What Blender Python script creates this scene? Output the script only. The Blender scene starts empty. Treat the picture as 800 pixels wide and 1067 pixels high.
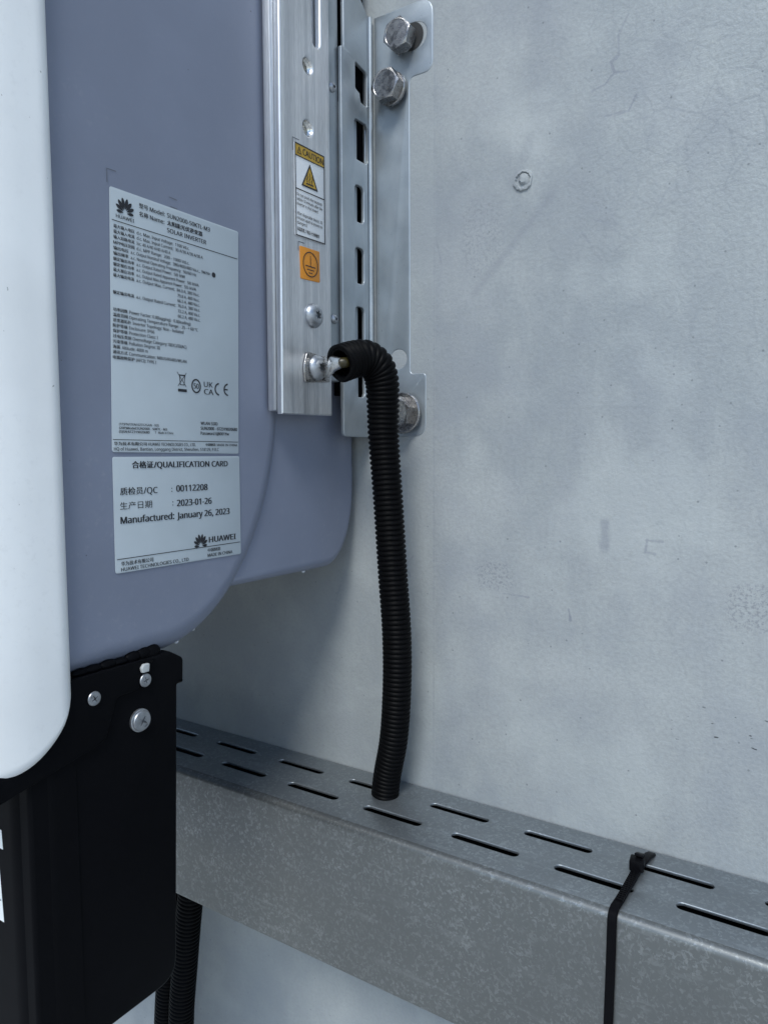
import bpy, bmesh, math, random
from mathutils import Matrix, Vector, Quaternion
random.seed(7)
R = math.radians
PI = math.pi
sc = bpy.context.scene
COL = sc.collection

# ------------------------------------------------------------------ camera
cam = bpy.data.cameras.new('camera'); cam_o = bpy.data.objects.new('camera', cam); COL.objects.link(cam_o)
cx = Vector((0.8387, 0.5446, -0.0042)); cz = Vector((0.5432, -0.8361, 0.0766))
cz.normalize(); cy = cz.cross(cx).normalized(); cx = cy.cross(cz).normalized()
cam_o.matrix_world = Matrix(((cx.x, cy.x, cz.x, 0), (cx.y, cy.y, cz.y, -0.42), (cx.z, cy.z, cz.z, 0), (0, 0, 0, 1)))
cam.sensor_fit = 'VERTICAL'; cam.sensor_height = 36; cam.lens = 760 / 1067 * 36
cam.clip_start = 0.01; cam.clip_end = 500
sc.camera = cam_o

# ------------------------------------------------------------------ sky, sun, exposure
SUN_EL, SUN_ROT = R(49), R(160)
w = bpy.data.worlds.new('World'); sc.world = w; w.use_nodes = True
nt = w.node_tree; nt.nodes.clear()
sky = nt.nodes.new('ShaderNodeTexSky'); sky.sky_type = 'NISHITA'; sky.sun_disc = False
sky.sun_elevation = SUN_EL; sky.sun_rotation = SUN_ROT; sky.air_density = 1.0; sky.dust_density = .3; sky.ozone_density = 1.2
bg = nt.nodes.new('ShaderNodeBackground'); bg.inputs[1].default_value = 0.112
wo = nt.nodes.new('ShaderNodeOutputWorld')
nt.links.new(sky.outputs[0], bg.inputs[0]); nt.links.new(bg.outputs[0], wo.inputs[0])
sun = bpy.data.lights.new('sun', 'SUN'); sun.energy = 1.5; sun.angle = R(17); sun.color = (0.975, 0.985, 0.94)
sun_o = bpy.data.objects.new('sun', sun); COL.objects.link(sun_o)
sd = Vector((math.sin(SUN_ROT) * math.cos(SUN_EL), math.cos(SUN_ROT) * math.cos(SUN_EL), math.sin(SUN_EL)))
sun_o.rotation_euler = sd.to_track_quat('Z', 'Y').to_euler(); sun_o.location = sd * 3
vs = sc.view_settings; vs.view_transform = 'Standard'; vs.look = 'None'; vs.gamma = 1; vs.exposure = 0.76; vs.use_curve_mapping = False

# ------------------------------------------------------------------ node helpers
class NT:
    def __init__(s, name):
        s.m = bpy.data.materials.new(name); s.m.use_nodes = True; s.t = s.m.node_tree
        s.b = s.t.nodes['Principled BSDF']; s.tc = s.t.nodes.new('ShaderNodeNewGeometry'); s.P = s.tc.outputs['Position']
    def n(s, typ, ins=None, **kw):
        nd = s.t.nodes.new(typ)
        for k, v in kw.items(): setattr(nd, k, v)
        for k, v in (ins or {}).items():
            if isinstance(v, bpy.types.NodeSocket): s.t.links.new(v, nd.inputs[k])
            else: nd.inputs[k].default_value = v
        return nd
    def math(s, op, a, b=0.0, c=0.0, clamp=False):
        return s.n('ShaderNodeMath', {0: a, 1: b, 2: c}, operation=op, use_clamp=clamp).outputs[0]
    def vmath(s, op, a, b):
        return s.n('ShaderNodeVectorMath', {0: a, 1: b}, operation=op).outputs[0]
    def noise(s, scale, detail=3, rough=.55, vec=None, dist=0):
        return s.n('ShaderNodeTexNoise', {'Vector': vec or s.P, 'Scale': scale, 'Detail': detail, 'Roughness': rough, 'Distortion': dist}).outputs[0]
    def scl(s, v, sc3): return s.vmath('MULTIPLY', v, sc3)
    def mapr(s, v, a, b, c=0., d=1., smooth=True):
        return s.n('ShaderNodeMapRange', {0: v, 1: a, 2: b, 3: c, 4: d}, interpolation_type='SMOOTHSTEP' if smooth else 'LINEAR').outputs[0]
    def mix(s, f, a, b, mode='MIX'):
        nd = s.n('ShaderNodeMix', data_type='RGBA', blend_type=mode)
        for i, v in ((0, f), (6, a), (7, b)):
            if isinstance(v, bpy.types.NodeSocket): s.t.links.new(v, nd.inputs[i])
            else: nd.inputs[i].default_value = v if i == 0 else (*v, 1)
        return nd.outputs[2]
    def bump(s, h, strength, dist, prev=None):
        ins = {'Height': h, 'Strength': strength, 'Distance': dist}
        if prev: ins['Normal'] = prev
        return s.n('ShaderNodeBump', ins).outputs[0]
    def set(s, **kw):
        for k, v in kw.items():
            k = k.replace('_', ' ')
            if isinstance(v, bpy.types.NodeSocket): s.t.links.new(v, s.b.inputs[k])
            else: s.b.inputs[k].default_value = (*v, 1) if isinstance(v, tuple) and len(v) == 3 else v
        return s.m
    def seg(s, ax, az, bx, bz):
        """distance (m) in the XZ plane to a segment"""
        sp = s.n('ShaderNodeSeparateXYZ', {0: s.P}).outputs
        dx, dz = bx - ax, bz - az; L2 = dx * dx + dz * dz
        px = s.math('SUBTRACT', sp[0], ax); pz = s.math('SUBTRACT', sp[2], az)
        t = s.math('ADD', s.math('MULTIPLY', px, dx / L2), s.math('MULTIPLY', pz, dz / L2), clamp=True)
        ex = s.math('SUBTRACT', px, s.math('MULTIPLY', t, dx)); ez = s.math('SUBTRACT', pz, s.math('MULTIPLY', t, dz))
        return s.math('SQRT', s.math('ADD', s.math('MULTIPLY', ex, ex), s.math('MULTIPLY', ez, ez)))

M = {}
def plain(name, col, rough=.5, metal=0., bump=0., bscale=900, var=0.0):
    k = NT(name)
    c = col
    if var:
        c = k.mix(k.mapr(k.noise(40, 4), .3, .7), tuple(x * (1 - var) for x in col), tuple(min(1, x * (1 + var)) for x in col))
    a = dict(Base_Color=c, Roughness=rough, Metallic=metal)
    if bump: a['Normal'] = k.bump(k.noise(bscale, 2), bump, .0004)
    M[name] = k.set(**a); return M[name]

# concrete wall
def make_concrete():
    k = NT('weathered_concrete')
    warp = k.n('ShaderNodeTexNoise', {'Vector': k.P, 'Scale': 28., 'Detail': 3., 'Roughness': .6}).outputs[1]
    P2 = k.vmath('ADD', k.P, k.scl(k.vmath('SUBTRACT', warp, (.5, .5, .5)), (.014, .014, .014)))
    big = k.noise(5, 4, .6); mid = k.noise(22, 5, .62, vec=k.scl(k.P, (1.2, 1, .8))); fine = k.noise(420, 4, .65)
    col = k.mix(k.mapr(big, .35, .65), (.285, .308, .322), (.355, .372, .375))
    col = k.mix(k.math('MULTIPLY', k.mapr(mid, .42, .7), .30), col, (.245, .265, .305))
    col = k.mix(k.math('MULTIPLY', k.mapr(k.noise(13, 3, .5, vec=k.vmath('ADD', k.P, (3, 1, 2))), .50, .70), .40), col, (.45, .465, .46))
    drip = k.noise(1, 4, .6, vec=k.scl(k.P, (34, 1, 7)))
    col = k.mix(k.math('MULTIPLY', k.mapr(drip, .5, .72), .28), col, (.265, .285, .31))
    col = k.mix(k.math('MULTIPLY', k.mapr(mid, .5, .30), .28), col, (.45, .47, .465))
    sp = k.n('ShaderNodeSeparateXYZ', {0: k.P}).outputs
    right = k.mapr(sp[0], -.20, -.02)       # rougher, greener skin to the right
    top = k.mapr(sp[2], -.05, .22)
    rr = k.math('MULTIPLY', right, k.math('ADD', k.math('MULTIPLY', top, .75), .25))
    col = k.mix(k.math('MULTIPLY', rr, .45), col, (.42, .45, .445))
    col = k.mix(k.math('MULTIPLY', k.mapr(fine, .35, .7), .26), col, (.20, .215, .22))
    cl = k.noise(8.5, 4, .6, vec=k.vmath('ADD', k.P, (11, 4, 6)))
    col = k.mix(k.math('MULTIPLY', k.mapr(cl, .50, .66), .34), col, (.25, .27, .30))
    col = k.mix(k.math('MULTIPLY', k.mapr(cl, .47, .34), .30), col, (.47, .495, .49))
    # crazing cracks
    v = k.n('ShaderNodeTexVoronoi', {'Vector': P2, 'Scale': 50.}, feature='DISTANCE_TO_EDGE').outputs[0]
    v2 = k.n('ShaderNodeTexVoronoi', {'Vector': P2, 'Scale': 120.}, feature='DISTANCE_TO_EDGE').outputs[0]
    cm = k.mapr(k.noise(14, 2, .5, vec=k.vmath('ADD', k.P, (7, 0, 3))), .34, .56)
    c1 = k.math('MULTIPLY', k.mapr(v, .004, .045, 1, 0), k.math('MULTIPLY', cm, k.math('ADD', k.math('MULTIPLY', rr, .95), .16)))
    c2 = k.math('MULTIPLY', k.mapr(v2, .006, .05, 1, 0), k.math('MULTIPLY', k.mapr(k.noise(30, 2, .5), .55, .7), rr))
    crack = k.math('MAXIMUM', c1, k.math('MULTIPLY', c2, .8))
    col = k.mix(k.math('MULTIPLY', crack, .26), col, (.20, .22, .24))
    # pin holes and specks
    pv = k.n('ShaderNodeTexVoronoi', {'Vector': k.P, 'Scale': 210.}); pcol = k.n('ShaderNodeSeparateXYZ', {0: pv.outputs[1]}).outputs
    pin = k.math('MULTIPLY', k.mapr(pv.outputs[0], .07, .17, 1, 0), k.math('GREATER_THAN', pcol[0], .90))
    col = k.mix(k.math('MULTIPLY', pin, .6), col, (.13, .14, .15))
    # darker streaks, smudges, a formwork joint: marks the wall really carries
    marks = [(-.1555, .1515, -.2045, .1012, .0002, .0036, .34), (-.1695, .1854, -.1801, .1618, .0006, .0045, .22), (-.1386, .1546, -.1218, .1278, .001, .007, .2),
             (-.1213, -.0391, -.1211, -.0530, .0012, .0034, .55), (-.2335, .30, -.2337, -.24, .0001, .0008, .4), (-.0976, -.0477, -.0894, -.0482, .0002, .0010, .6),
             (-.0976, -.0477, -.0985, -.0542, .0002, .0010, .6), (-.0985, -.0542, -.0933, -.0549, .0002, .0008, .5), (-.1420, -.0918, -.1408, -.0980, .0001, .0009, .9),
             (-.1854, -.0863, -.1675, -.0869, .0001, .0007, .5), (-.2559, -.0748, -.2499, -.0678, .0001, .0009, .7), (-.2522, -.0811, -.2559, -.0748, .0001, .0008, .6), (-.3148, -.1041, -.3104, -.0931, .0001, .001, .6),
             (-.1191, .2284, -.1186, .2180, .0001, .0009, .5), (-.1230, .2155, -.1208, .2098, .0001, .0007, .8), (-.1208, .2098, -.1259, .2048, .0001, .0006, .7), (-.1259, .2048, -.1330, .2030, .0001, .0008, .5),
             (-.1208, .2098, -.1135, .2083, .0001, .0008, .7), (-.1186, .2180, -.1230, .2155, .0001, .0008, .6), (-.1141, .2378, -.1191, .2284, .0001, .0008, .4), (-.1091, .1941, -.1126, .1874, .0001, .0009, .7), (-.1126, .1874, -.1256, .1876, .0001, .0008, .5),
             (-.1300, .1319, -.1087, .1256, .0001, .0007, .3), (-.2353, .1502, -.2282, .1221, .0001, .0007, .4), (-.139, .129, -.1250, .108, .0001, .0008, .3)]
    wob = k.math('MULTIPLY', k.math('SUBTRACT', k.noise(110, 4, .65), .5), .0045)
    mk = None
    for ax, az, bx, bz, r0, r1, s_ in marks:
        d = k.math('ADD', k.seg(ax, az, bx, bz), wob)
        f = k.mapr(d, r0 * .5, r1 * 1.3, s_, 0)
        mk = f if mk is None else k.math('MAXIMUM', mk, f)
    mk = k.math('MULTIPLY', mk, k.mapr(k.noise(75, 4, .6), .2, .55, .35, 1.0))
    col = k.mix(mk, col, (.215, .23, .26))
    left = k.mapr(sp[0], -.2328, -.2322, 1, 0)
    col = k.mix(k.math('MULTIPLY', left, .22), col, (.36, .385, .385))
    # two scabbed patches
    def patch(x, z, rx, rz):
        a = k.math('DIVIDE', k.math('ABSOLUTE', k.math('SUBTRACT', sp[0], x)), rx); b = k.math('DIVIDE', k.math('ABSOLUTE', k.math('SUBTRACT', sp[2], z)), rz)
        return k.mapr(k.math('ADD', k.math('SQRT', k.math('ADD', k.math('POWER', a, 3.0), k.math('POWER', b, 3.0))), k.math('MULTIPLY', k.math('SUBTRACT', fine, .5), 1.2)), .6, 1.15, 1, 0)
    pt = k.math('MAXIMUM', patch(-.190, -.0757, .014, .010), k.math('MAXIMUM', patch(-.040, -.080, .018, .014), k.math('MULTIPLY', patch(-.2, .135, .016, .026), .6)))
    scab = k.math('MULTIPLY', pt, k.mapr(k.noise(520, 4, .7), .5, .58))
    col = k.mix(k.math('MULTIPLY', scab, .6), col, (.20, .21, .23))
    chips = k.math('MULTIPLY', k.math('MAXIMUM', patch(-.055, -.148, .03, .012), 0.0), k.mapr(k.noise(260, 2, .5, vec=k.scl(k.P, (.6, 1, 1.5))), .66, .70))
    col = k.mix(chips, col, (.06, .065, .07))
    # one height field in metres: broad waviness, trowel marks, sandy grain, cracks, pits
    H = k.math('MULTIPLY', big, .0022)
    H = k.math('ADD', H, k.math('MULTIPLY', mid, .0011))
    H = k.math('ADD', H, k.math('MULTIPLY', fine, k.math('ADD', k.math('MULTIPLY', rr, .00065), .00032)))
    H = k.math('SUBTRACT', H, k.math('MULTIPLY', k.math('MULTIPLY', c1, .18), .00022))
    n = k.bump(H, .8, 1.0)
    M['concrete'] = k.set(Base_Color=col, Roughness=k.mapr(mid, .3, .7, .62, .82), Normal=n)
make_concrete()

def make_galv(name, base, amp, rough, metal, dirt=0.0, wav=.25):
    k = NT(name)
    warp = k.n('ShaderNodeTexNoise', {'Vector': k.P, 'Scale': 260., 'Detail': 2.}).outputs[1]
    P2 = k.vmath('ADD', k.P, k.scl(k.vmath('SUBTRACT', warp, (.5, .5, .5)), (.004, .004, .004)))
    v = k.n('ShaderNodeTexVoronoi', {'Vector': k.scl(P2, (1, 1, .8)), 'Scale': 900.}).outputs[1]
    v2 = k.n('ShaderNodeTexVoronoi', {'Vector': P2, 'Scale': 520.}).outputs[1]
    g = k.n('ShaderNodeSeparateXYZ', {0: v}).outputs[0]; g2 = k.n('ShaderNodeSeparateXYZ', {0: v2}).outputs[1]
    pat = k.math('ADD', k.math('MULTIPLY', g, .5), k.math('MULTIPLY', g2, .5))
    pat = k.math('MULTIPLY', k.mapr(pat, .45, .95), k.mapr(k.noise(60, 3), .25, .6, .35, 1.))
    dull = tuple(b * (1 - amp) for b in base); bright = tuple(min(1, b * (1 + amp * 1.25)) for b in base)
    col = k.mix(pat, dull, bright)
    col = k.mix(k.math('MULTIPLY', k.mapr(k.noise(12, 4, .6), .42, .72), .45), col, tuple(b * .68 for b in base))
    col = k.mix(k.math('MULTIPLY', k.mapr(k.noise(1, 4, .6, vec=k.scl(k.P, (9, 30, 60))), .55, .72), .25), col, tuple(min(1, b * 1.35) for b in base))
    if dirt:
        sc_ = k.mapr(k.noise(70, 4, .7, vec=k.scl(k.P, (.25, 1, 1.6))), .60, .68)
        col = k.mix(k.math('MULTIPLY', sc_, dirt), col, tuple(min(1, b * 1.5) for b in base))
    rg = k.math('ADD', k.math('MULTIPLY', pat, -.10), k.math('ADD', k.math('MULTIPLY', k.noise(35, 4), .14), rough - .03))
    n = k.bump(k.math('ADD', k.math('MULTIPLY', k.noise(9, 2), .0005), k.math('MULTIPLY', pat, .00002)), wav * 4, 1.0)
    M[name] = k.set(Base_Color=col, Roughness=rg, Metallic=metal, Normal=n)
make_galv('galvanised_steel', (.235, .248, .248), .21, .42, .8, .2)
make_galv('galvanised_lid', (.33, .36, .38), .16, .40, .8, .25)  # paler, bluer copy of the trough zinc, with sky reflection put into its colour
make_galv('zinc_edge_highlight', (.86, .88, .89), .02, .22, .9, 0, .02)  # near-white shiny zinc: the highlight along the tray bend, put into the colour
def make_zinc():
    k = NT('zinc_plated_steel')
    a = k.noise(25, 4, .6); sp = k.mapr(k.noise(700, 2, .5), .72, .76)
    col = k.mix(k.mapr(a, .3, .7), (.31, .345, .375), (.40, .435, .46))
    col = k.mix(k.math('MULTIPLY', sp, .6), col, (.2, .2, .22))
    n = k.bump(k.noise(18, 2), .2, .002)
    M['zinc'] = k.set(Base_Color=col, Roughness=k.mapr(a, .3, .7, .34, .46), Metallic=.65, Normal=n)
make_zinc()
def make_alu():
    k = NT('extruded_aluminium')
    st = k.noise(1, 4, .6, vec=k.scl(k.P, (900, 900, 9))); st2 = k.noise(1, 3, .6, vec=k.scl(k.P, (260, 260, 2.5)))
    st3 = k.noise(1, 2, .5, vec=k.scl(k.P, (1500, 1500, 60)))
    scr = k.mapr(k.noise(1, 2, .5, vec=k.scl(k.P, (500, 1400, 35))), .66, .72)
    col = k.mix(k.mapr(st2, .3, .7), (.55, .57, .60), (.74, .75, .77))
    col = k.mix(k.math('MULTIPLY', k.mapr(st, .4, .7), .5), col, (.86, .87, .88))
    col = k.mix(k.math('MULTIPLY', k.mapr(k.noise(1, 2, .5, vec=k.scl(k.P, (1800, 1800, 120))), .4, .6), .3), col, (.45, .46, .48))
    col = k.mix(k.math('MULTIPLY', scr, .45), col, (.92, .92, .92))
    rg = k.math('ADD', k.math('MULTIPLY', st2, .25), k.math('ADD', k.math('MULTIPLY', k.noise(30, 3), .1), .24))
    gr = k.noise(1, 3, .6, vec=k.scl(k.P, (2200, 2200, 260)))
    n = k.bump(k.math('ADD', k.math('MULTIPLY', st, .00010), k.math('ADD', k.math('MULTIPLY', st3, .00003), k.math('MULTIPLY', gr, .00002))), 1.0, 1.0)
    M['aluminium'] = k.set(Base_Color=col, Roughness=rg, Metallic=.9, Normal=n)
make_alu()
def make_steel(name, col, rough, bumpy):
    k = NT(name)
    a = k.noise(300, 3, .6)
    c = k.mix(k.mapr(a, .35, .65), tuple(x * .8 for x in col), col)
    spot = k.mapr(k.noise(520, 3, .6), .64, .68)
    c = k.mix(k.math('MULTIPLY', spot, .5), c, (.12, .12, .13))
    n = k.bump(k.noise(600, 3), bumpy, .0004)
    M[name] = k.set(Base_Color=c, Roughness=k.mapr(a, .3, .7, rough - .06, rough + .08), Metallic=.95, Normal=n)
make_steel('stainless', (.36, .35, .345), .27, .25)
make_steel('bright_tin', (.80, .79, .76), .20, .3)
make_steel('dull_screw', (.42, .44, .47), .42, .2)
def make_powder(name, col, rough, bscale=1100., bs=.12):
    k = NT(name)
    a = k.noise(18, 3)
    c = k.mix(k.mapr(a, .3, .7), tuple(x * .96 for x in col), tuple(min(1, x * 1.04) for x in col))
    dust = k.math('MULTIPLY', k.mapr(k.noise(260, 4, .75), .52, .75), k.mapr(k.noise(9, 3, .6), .4, .7, .1, .5))
    c = k.mix(k.math('MULTIPLY', dust, .30), c, (.42, .43, .44))
    speck = k.mapr(k.noise(420, 1, .3, vec=k.vmath('ADD', k.P, (2, 5, 1))), .825, .84)
    c = k.mix(k.math('MULTIPLY', speck, .7), c, tuple(x * .3 for x in col))
    n = k.bump(k.noise(6, 2), .12, .004); n = k.bump(k.noise(bscale, 2), bs, .0003, n)
    M[name] = k.set(Base_Color=c, Roughness=rough, Normal=n)
make_powder('grey_powder_coat', (.176, .198, .262), .45)
make_powder('white_powder_coat', (.80, .81, .81), .38, 700., .10)
def make_black(name, col, rough):
    k = NT(name)
    d = k.mapr(k.noise(45, 5, .7), .5, .8)
    c = k.mix(k.math('MULTIPLY', d, .35), col, tuple(x * 1.6 + .0008 for x in col))
    n = k.bump(k.noise(1400, 2), .15, .0002)
    M[name] = k.set(Base_Color=c, Roughness=rough, Normal=n, Specular_IOR_Level=.05)
make_black('black_enamel', (.0028, .003, .004), .45)
make_black('black_conduit', (.0032, .0032, .0036), .42)
make_black('black_nylon', (.004, .004, .005), .36)
plain('sticker_paper', (.40, .45, .485), .55, var=.03)
plain('caution_paper', (.62, .64, .66), .45, var=.04)
plain('white_sticker', (.82, .84, .83), .4)
plain('black_ink', (.012, .013, .018), .5)
plain('grey_ink', (.10, .11, .13), .5)
plain('yellow_ink', (.42, .26, .03), .45, var=.05)
plain('orange_ink', (.58, .22, .018), .45, var=.06)
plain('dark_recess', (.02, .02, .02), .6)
plain('yellow_wire', (.028, .022, .004), .4)
plain('green_wire', (.02, .12, .03), .4)
plain('grey_tab', (.42, .44, .44), .5, bump=.2)
plain('paint_drip', (.52, .55, .60), .2)
plain('ground', (.50, .49, .46), .9, bump=.5, bscale=60, var=.2)

import os
FONT = None
try: FONT = bpy.data.fonts.load(os.path.join(bpy.utils.system_resource('DATAFILES'), 'fonts', 'NotoSansHebrew-Regular.woff2'))
except Exception: FONT = None
# ------------------------------------------------------------------ mesh helpers
def FX(x): return Matrix(((0, 0, 1, x), (1, 0, 0, 0), (0, 1, 0, 0), (0, 0, 0, 1)))      # u=Y v=Z w=+X
def FY(y): return Matrix(((1, 0, 0, 0), (0, 0, -1, y), (0, 1, 0, 0), (0, 0, 0, 1)))     # u=X v=Z w=-Y
def FZ(z): return Matrix(((1, 0, 0, 0), (0, 1, 0, 0), (0, 0, 1, z), (0, 0, 0, 1)))      # u=X v=Y w=+Z
def tag(o, label=None, cat=None, group=None, kind=None):
    if label: o['label'] = label
    if cat: o['category'] = cat
    if group: o['group'] = group
    if kind: o['kind'] = kind
    return o
def empty(name, loc, label, cat, group=None):
    o = bpy.data.objects.new(name, None); COL.objects.link(o); o.location = loc; o.empty_display_size = .02
    bpy.context.view_layer.update()
    return tag(o, label, cat, group)
def world_loc(o):
    v = Vector(o.location)
    while o.parent: o = o.parent; v = v + Vector(o.location)
    return v
def link(name, me, mats, parent=None, sharp=35):
    """one mesh object; vertices arrive in world metres, the origin goes to the middle of the shape"""
    if not isinstance(mats, (list, tuple)): mats = [mats]
    me.materials.clear()
    for m in mats: me.materials.append(M[m])
    me.shade_smooth()
    if sharp: me.set_sharp_from_angle(angle=R(sharp))
    n = len(me.vertices); c = sum((v.co for v in me.vertices), Vector()) / max(1, n)
    me.transform(Matrix.Translation(-c))
    me.name = name
    o = bpy.data.objects.new(name, me); COL.objects.link(o)
    if parent: o.parent = parent; o.location = c - world_loc(parent)
    else: o.location = c
    return o
def from_bm(name, bm, mats, parent=None, sharp=35, recalc=True):
    if recalc: bmesh.ops.recalc_face_normals(bm, faces=bm.faces)
    me = bpy.data.meshes.new(name); bm.to_mesh(me); bm.free()
    return link(name, me, mats, parent, sharp)
def join(bms):
    out = bmesh.new()
    for b in bms:
        me = bpy.data.meshes.new('t') if isinstance(b, bmesh.types.BMesh) else b
        if isinstance(b, bmesh.types.BMesh): b.to_mesh(me); b.free()
        out.from_mesh(me); bpy.data.meshes.remove(me)
    return out
def curve_mesh(cu):
    o = bpy.data.objects.new('t', cu); COL.objects.link(o)
    dg = bpy.context.evaluated_depsgraph_get(); dg.update()
    me = bpy.data.meshes.new_from_object(o.evaluated_get(dg))
    bpy.data.objects.remove(o); 
    if isinstance(cu, bpy.types.TextCurve): bpy.data.curves.remove(cu)
    else: bpy.data.curves.remove(cu)
    return me
def plate_bm(outline, holes, t, bev, frame, res=2):
    """a flat sheet with real cut-outs; front face on the frame's plane, thickness behind it"""
    S = 100.0
    cu = bpy.data.curves.new('t', 'CURVE'); cu.dimensions = '2D'; cu.fill_mode = 'BOTH'
    for pts in [outline] + list(holes):
        sp = cu.splines.new('POLY'); sp.points.add(len(pts) - 1)
        for p, q in zip(sp.points, pts): p.co = (q[0] * S, q[1] * S, 0, 1)
        sp.use_cyclic_u = True
    b = min(bev, t * .49)
    cu.extrude = (t / 2 - b) * S; cu.bevel_depth = b * S; cu.bevel_resolution = res; cu.offset = -b * S
    me = curve_mesh(cu)
    me.transform(frame @ Matrix.Translation((0, 0, -t / 2)) @ Matrix.Scale(1 / S, 4))
    bm = bmesh.new(); bm.from_mesh(me); bpy.data.meshes.remove(me)
    bmesh.ops.remove_doubles(bm, verts=bm.verts, dist=1e-6)
    return bm
def arc(cx_, cy_, rx, ry, a0, a1, n):
    return [(cx_ + rx * math.cos(R(a0 + (a1 - a0) * i / n)), cy_ + ry * math.sin(R(a0 + (a1 - a0) * i / n))) for i in range(n + 1)]
def stadium(cu_, cv, L, W, horiz=True, n=8):
    r = W / 2; h = L / 2 - r
    p = arc(h, 0, r, r, -90, 90, n) + arc(-h, 0, r, r, 90, 270, n)
    return [(cu_ + a, cv + b) if horiz else (cu_ - b, cv + a) for a, b in p]
def rrect(u0, v0, u1, v1, r, n=6):
    return arc(u1 - r, v0 + r, r, r, -90, 0, n) + arc(u1 - r, v1 - r, r, r, 0, 90, n) + arc(u0 + r, v1 - r, r, r, 90, 180, n) + arc(u0 + r, v0 + r, r, r, 180, 270, n)
def roundpoly(pts, n=6):
    """pts: (u, v, r) corners rounded with r"""
    out = []; N = len(pts)
    for i in range(N):
        p0 = Vector(pts[i - 1][:2]); p = Vector(pts[i][:2]); p1 = Vector(pts[(i + 1) % N][:2]); r = pts[i][2]
        if r <= 0: out.append(tuple(p)); continue
        d0 = (p0 - p).normalized(); d1 = (p1 - p).normalized(); ang = d0.angle(d1); t = r / math.tan(ang / 2)
        a = p + d0 * t; b = p + d1 * t
        for j in range(n + 1):
            s = j / n; q = (1 - s) ** 2 * a + 2 * s * (1 - s) * p + s * s * b; out.append(tuple(q))
    return out
def circle(u, v, r, n=32): return [(u + r * math.cos(2 * PI * i / n), v + r * math.sin(2 * PI * i / n)) for i in range(n)]
def lathe_bm(u, v, rings, frame, seg=48, mats=None, rot=0.0, cap0=False):
    """rings: (radius, height) with either a number or a function of the angle; last ring is capped"""
    bm = bmesh.new(); rows = []
    for rf, hf in rings:
        row = []
        for i in range(seg):
            a = 2 * PI * i / seg; r = rf(a) if callable(rf) else rf; h = hf(a) if callable(hf) else hf
            row.append(bm.verts.new(frame @ Vector((u + r * math.cos(a + rot), v + r * math.sin(a + rot), h))))
        rows.append(row)
    for k in range(len(rows) - 1):
        for i in range(seg):
            f = bm.faces.new((rows[k][i], rows[k][(i + 1) % seg], rows[k + 1][(i + 1) % seg], rows[k + 1][i]))
            if mats: f.material_index = mats[k]
    f = bm.faces.new(rows[-1]); f.material_index = mats[-1] if mats else 0
    if cap0: bm.faces.new(rows[0])
    return bm
def box_bm(lo, hi, bev=0.0, seg=2):
    bm = bmesh.new(); bmesh.ops.create_cube(bm, size=1)
    for v in bm.verts: v.co = Vector([(lo[i] + hi[i]) / 2 + v.co[i] * (hi[i] - lo[i]) for i in range(3)])
    if bev: bmesh.ops.bevel(bm, geom=bm.edges[:], offset=bev, segments=seg, profile=.5, affect='EDGES')
    return bm
def catmull(pts, step):
    P = [Vector(p) for p in pts]; P = [2 * P[0] - P[1]] + P + [2 * P[-1] - P[-2]]
    fine = []
    for i in range(1, len(P) - 2):
        for j in range(40):
            t = j / 40; a, b, c, d = P[i - 1], P[i], P[i + 1], P[i + 2]
            fine.append(.5 * ((2 * b) + (c - a) * t + (2 * a - 5 * b + 4 * c - d) * t * t + (3 * b - a - 3 * c + d) * t ** 3))
    fine.append(P[-2])
    out = [fine[0]]; acc = 0; prev = fine[0]
    for q in fine[1:]:
        L = (q - prev).length
        while acc + L >= step and L > 0:
            k = (step - acc) / L; prev = prev.lerp(q, k); out.append(prev.copy()); L = (q - prev).length; acc = 0
        acc += L; prev = q
    return out
def frames(path):
    T = [(path[min(i + 1, len(path) - 1)] - path[max(i - 1, 0)]).normalized() for i in range(len(path))]
    n = T[0].orthogonal().normalized(); out = []
    for i, t in enumerate(T):
        if i: n = T[i - 1].rotation_difference(t) @ n
        n = (n - t * n.dot(t)).normalized(); out.append((path[i], n, t.cross(n)))
    return out
def tube_bm(path, radf, seg=40, extra_start=()):
    """sweep; extra_start rings (index into path, radius) come first (the inside of an open end)"""
    fr = frames(path); bm = bmesh.new(); rows = []
    seq = [(i, r) for i, r in extra_start] + [(i, radf(i)) for i in range(len(path))]
    for i, r in seq:
        p, a, b = fr[i]
        rows.append([bm.verts.new(p + (a * math.cos(2 * PI * j / seg) + b * math.sin(2 * PI * j / seg)) * r) for j in range(seg)])
    for k in range(len(rows) - 1):
        for j in range(seg): bm.faces.new((rows[k][j], rows[k][(j + 1) % seg], rows[k + 1][(j + 1) % seg], rows[k + 1][j]))
    bm.faces.new(rows[-1]); bm.faces.new(rows[0][::-1])
    return bm
def quad_bm(pts, frame, w=0.0):
    bm = bmesh.new(); bm.faces.new([bm.verts.new(frame @ Vector((a, b, w))) for a, b in pts]); return bm
def stroke_bm(pts, wd, frame, w=0.0, closed=False):
    """flat printed line of constant width"""
    bm = bmesh.new(); P = [Vector(p) for p in pts]; N = len(P)
    rows = []
    for i, p in enumerate(P):
        a = P[i - 1] if (i or closed) else p; b = P[(i + 1) % N] if (i < N - 1 or closed) else p
        d0 = (p - a).normalized() if a != p else (b - p).normalized(); d1 = (b - p).normalized() if b != p else d0
        n0 = Vector((-d0.y, d0.x)); n1 = Vector((-d1.y, d1.x)); n = (n0 + n1)
        n = n.normalized() / max(.4, n.normalized().dot(n0)) if n.length > 1e-6 else n0
        rows.append([bm.verts.new(frame @ Vector((*(p + n * s), w))) for s in (wd / 2, -wd / 2)])
    for i in range(N if closed else N - 1):
        j = (i + 1) % N; bm.faces.new((rows[i][1], rows[j][1], rows[j][0], rows[i][0]))
    return bm
import re
CAL = {}
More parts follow.
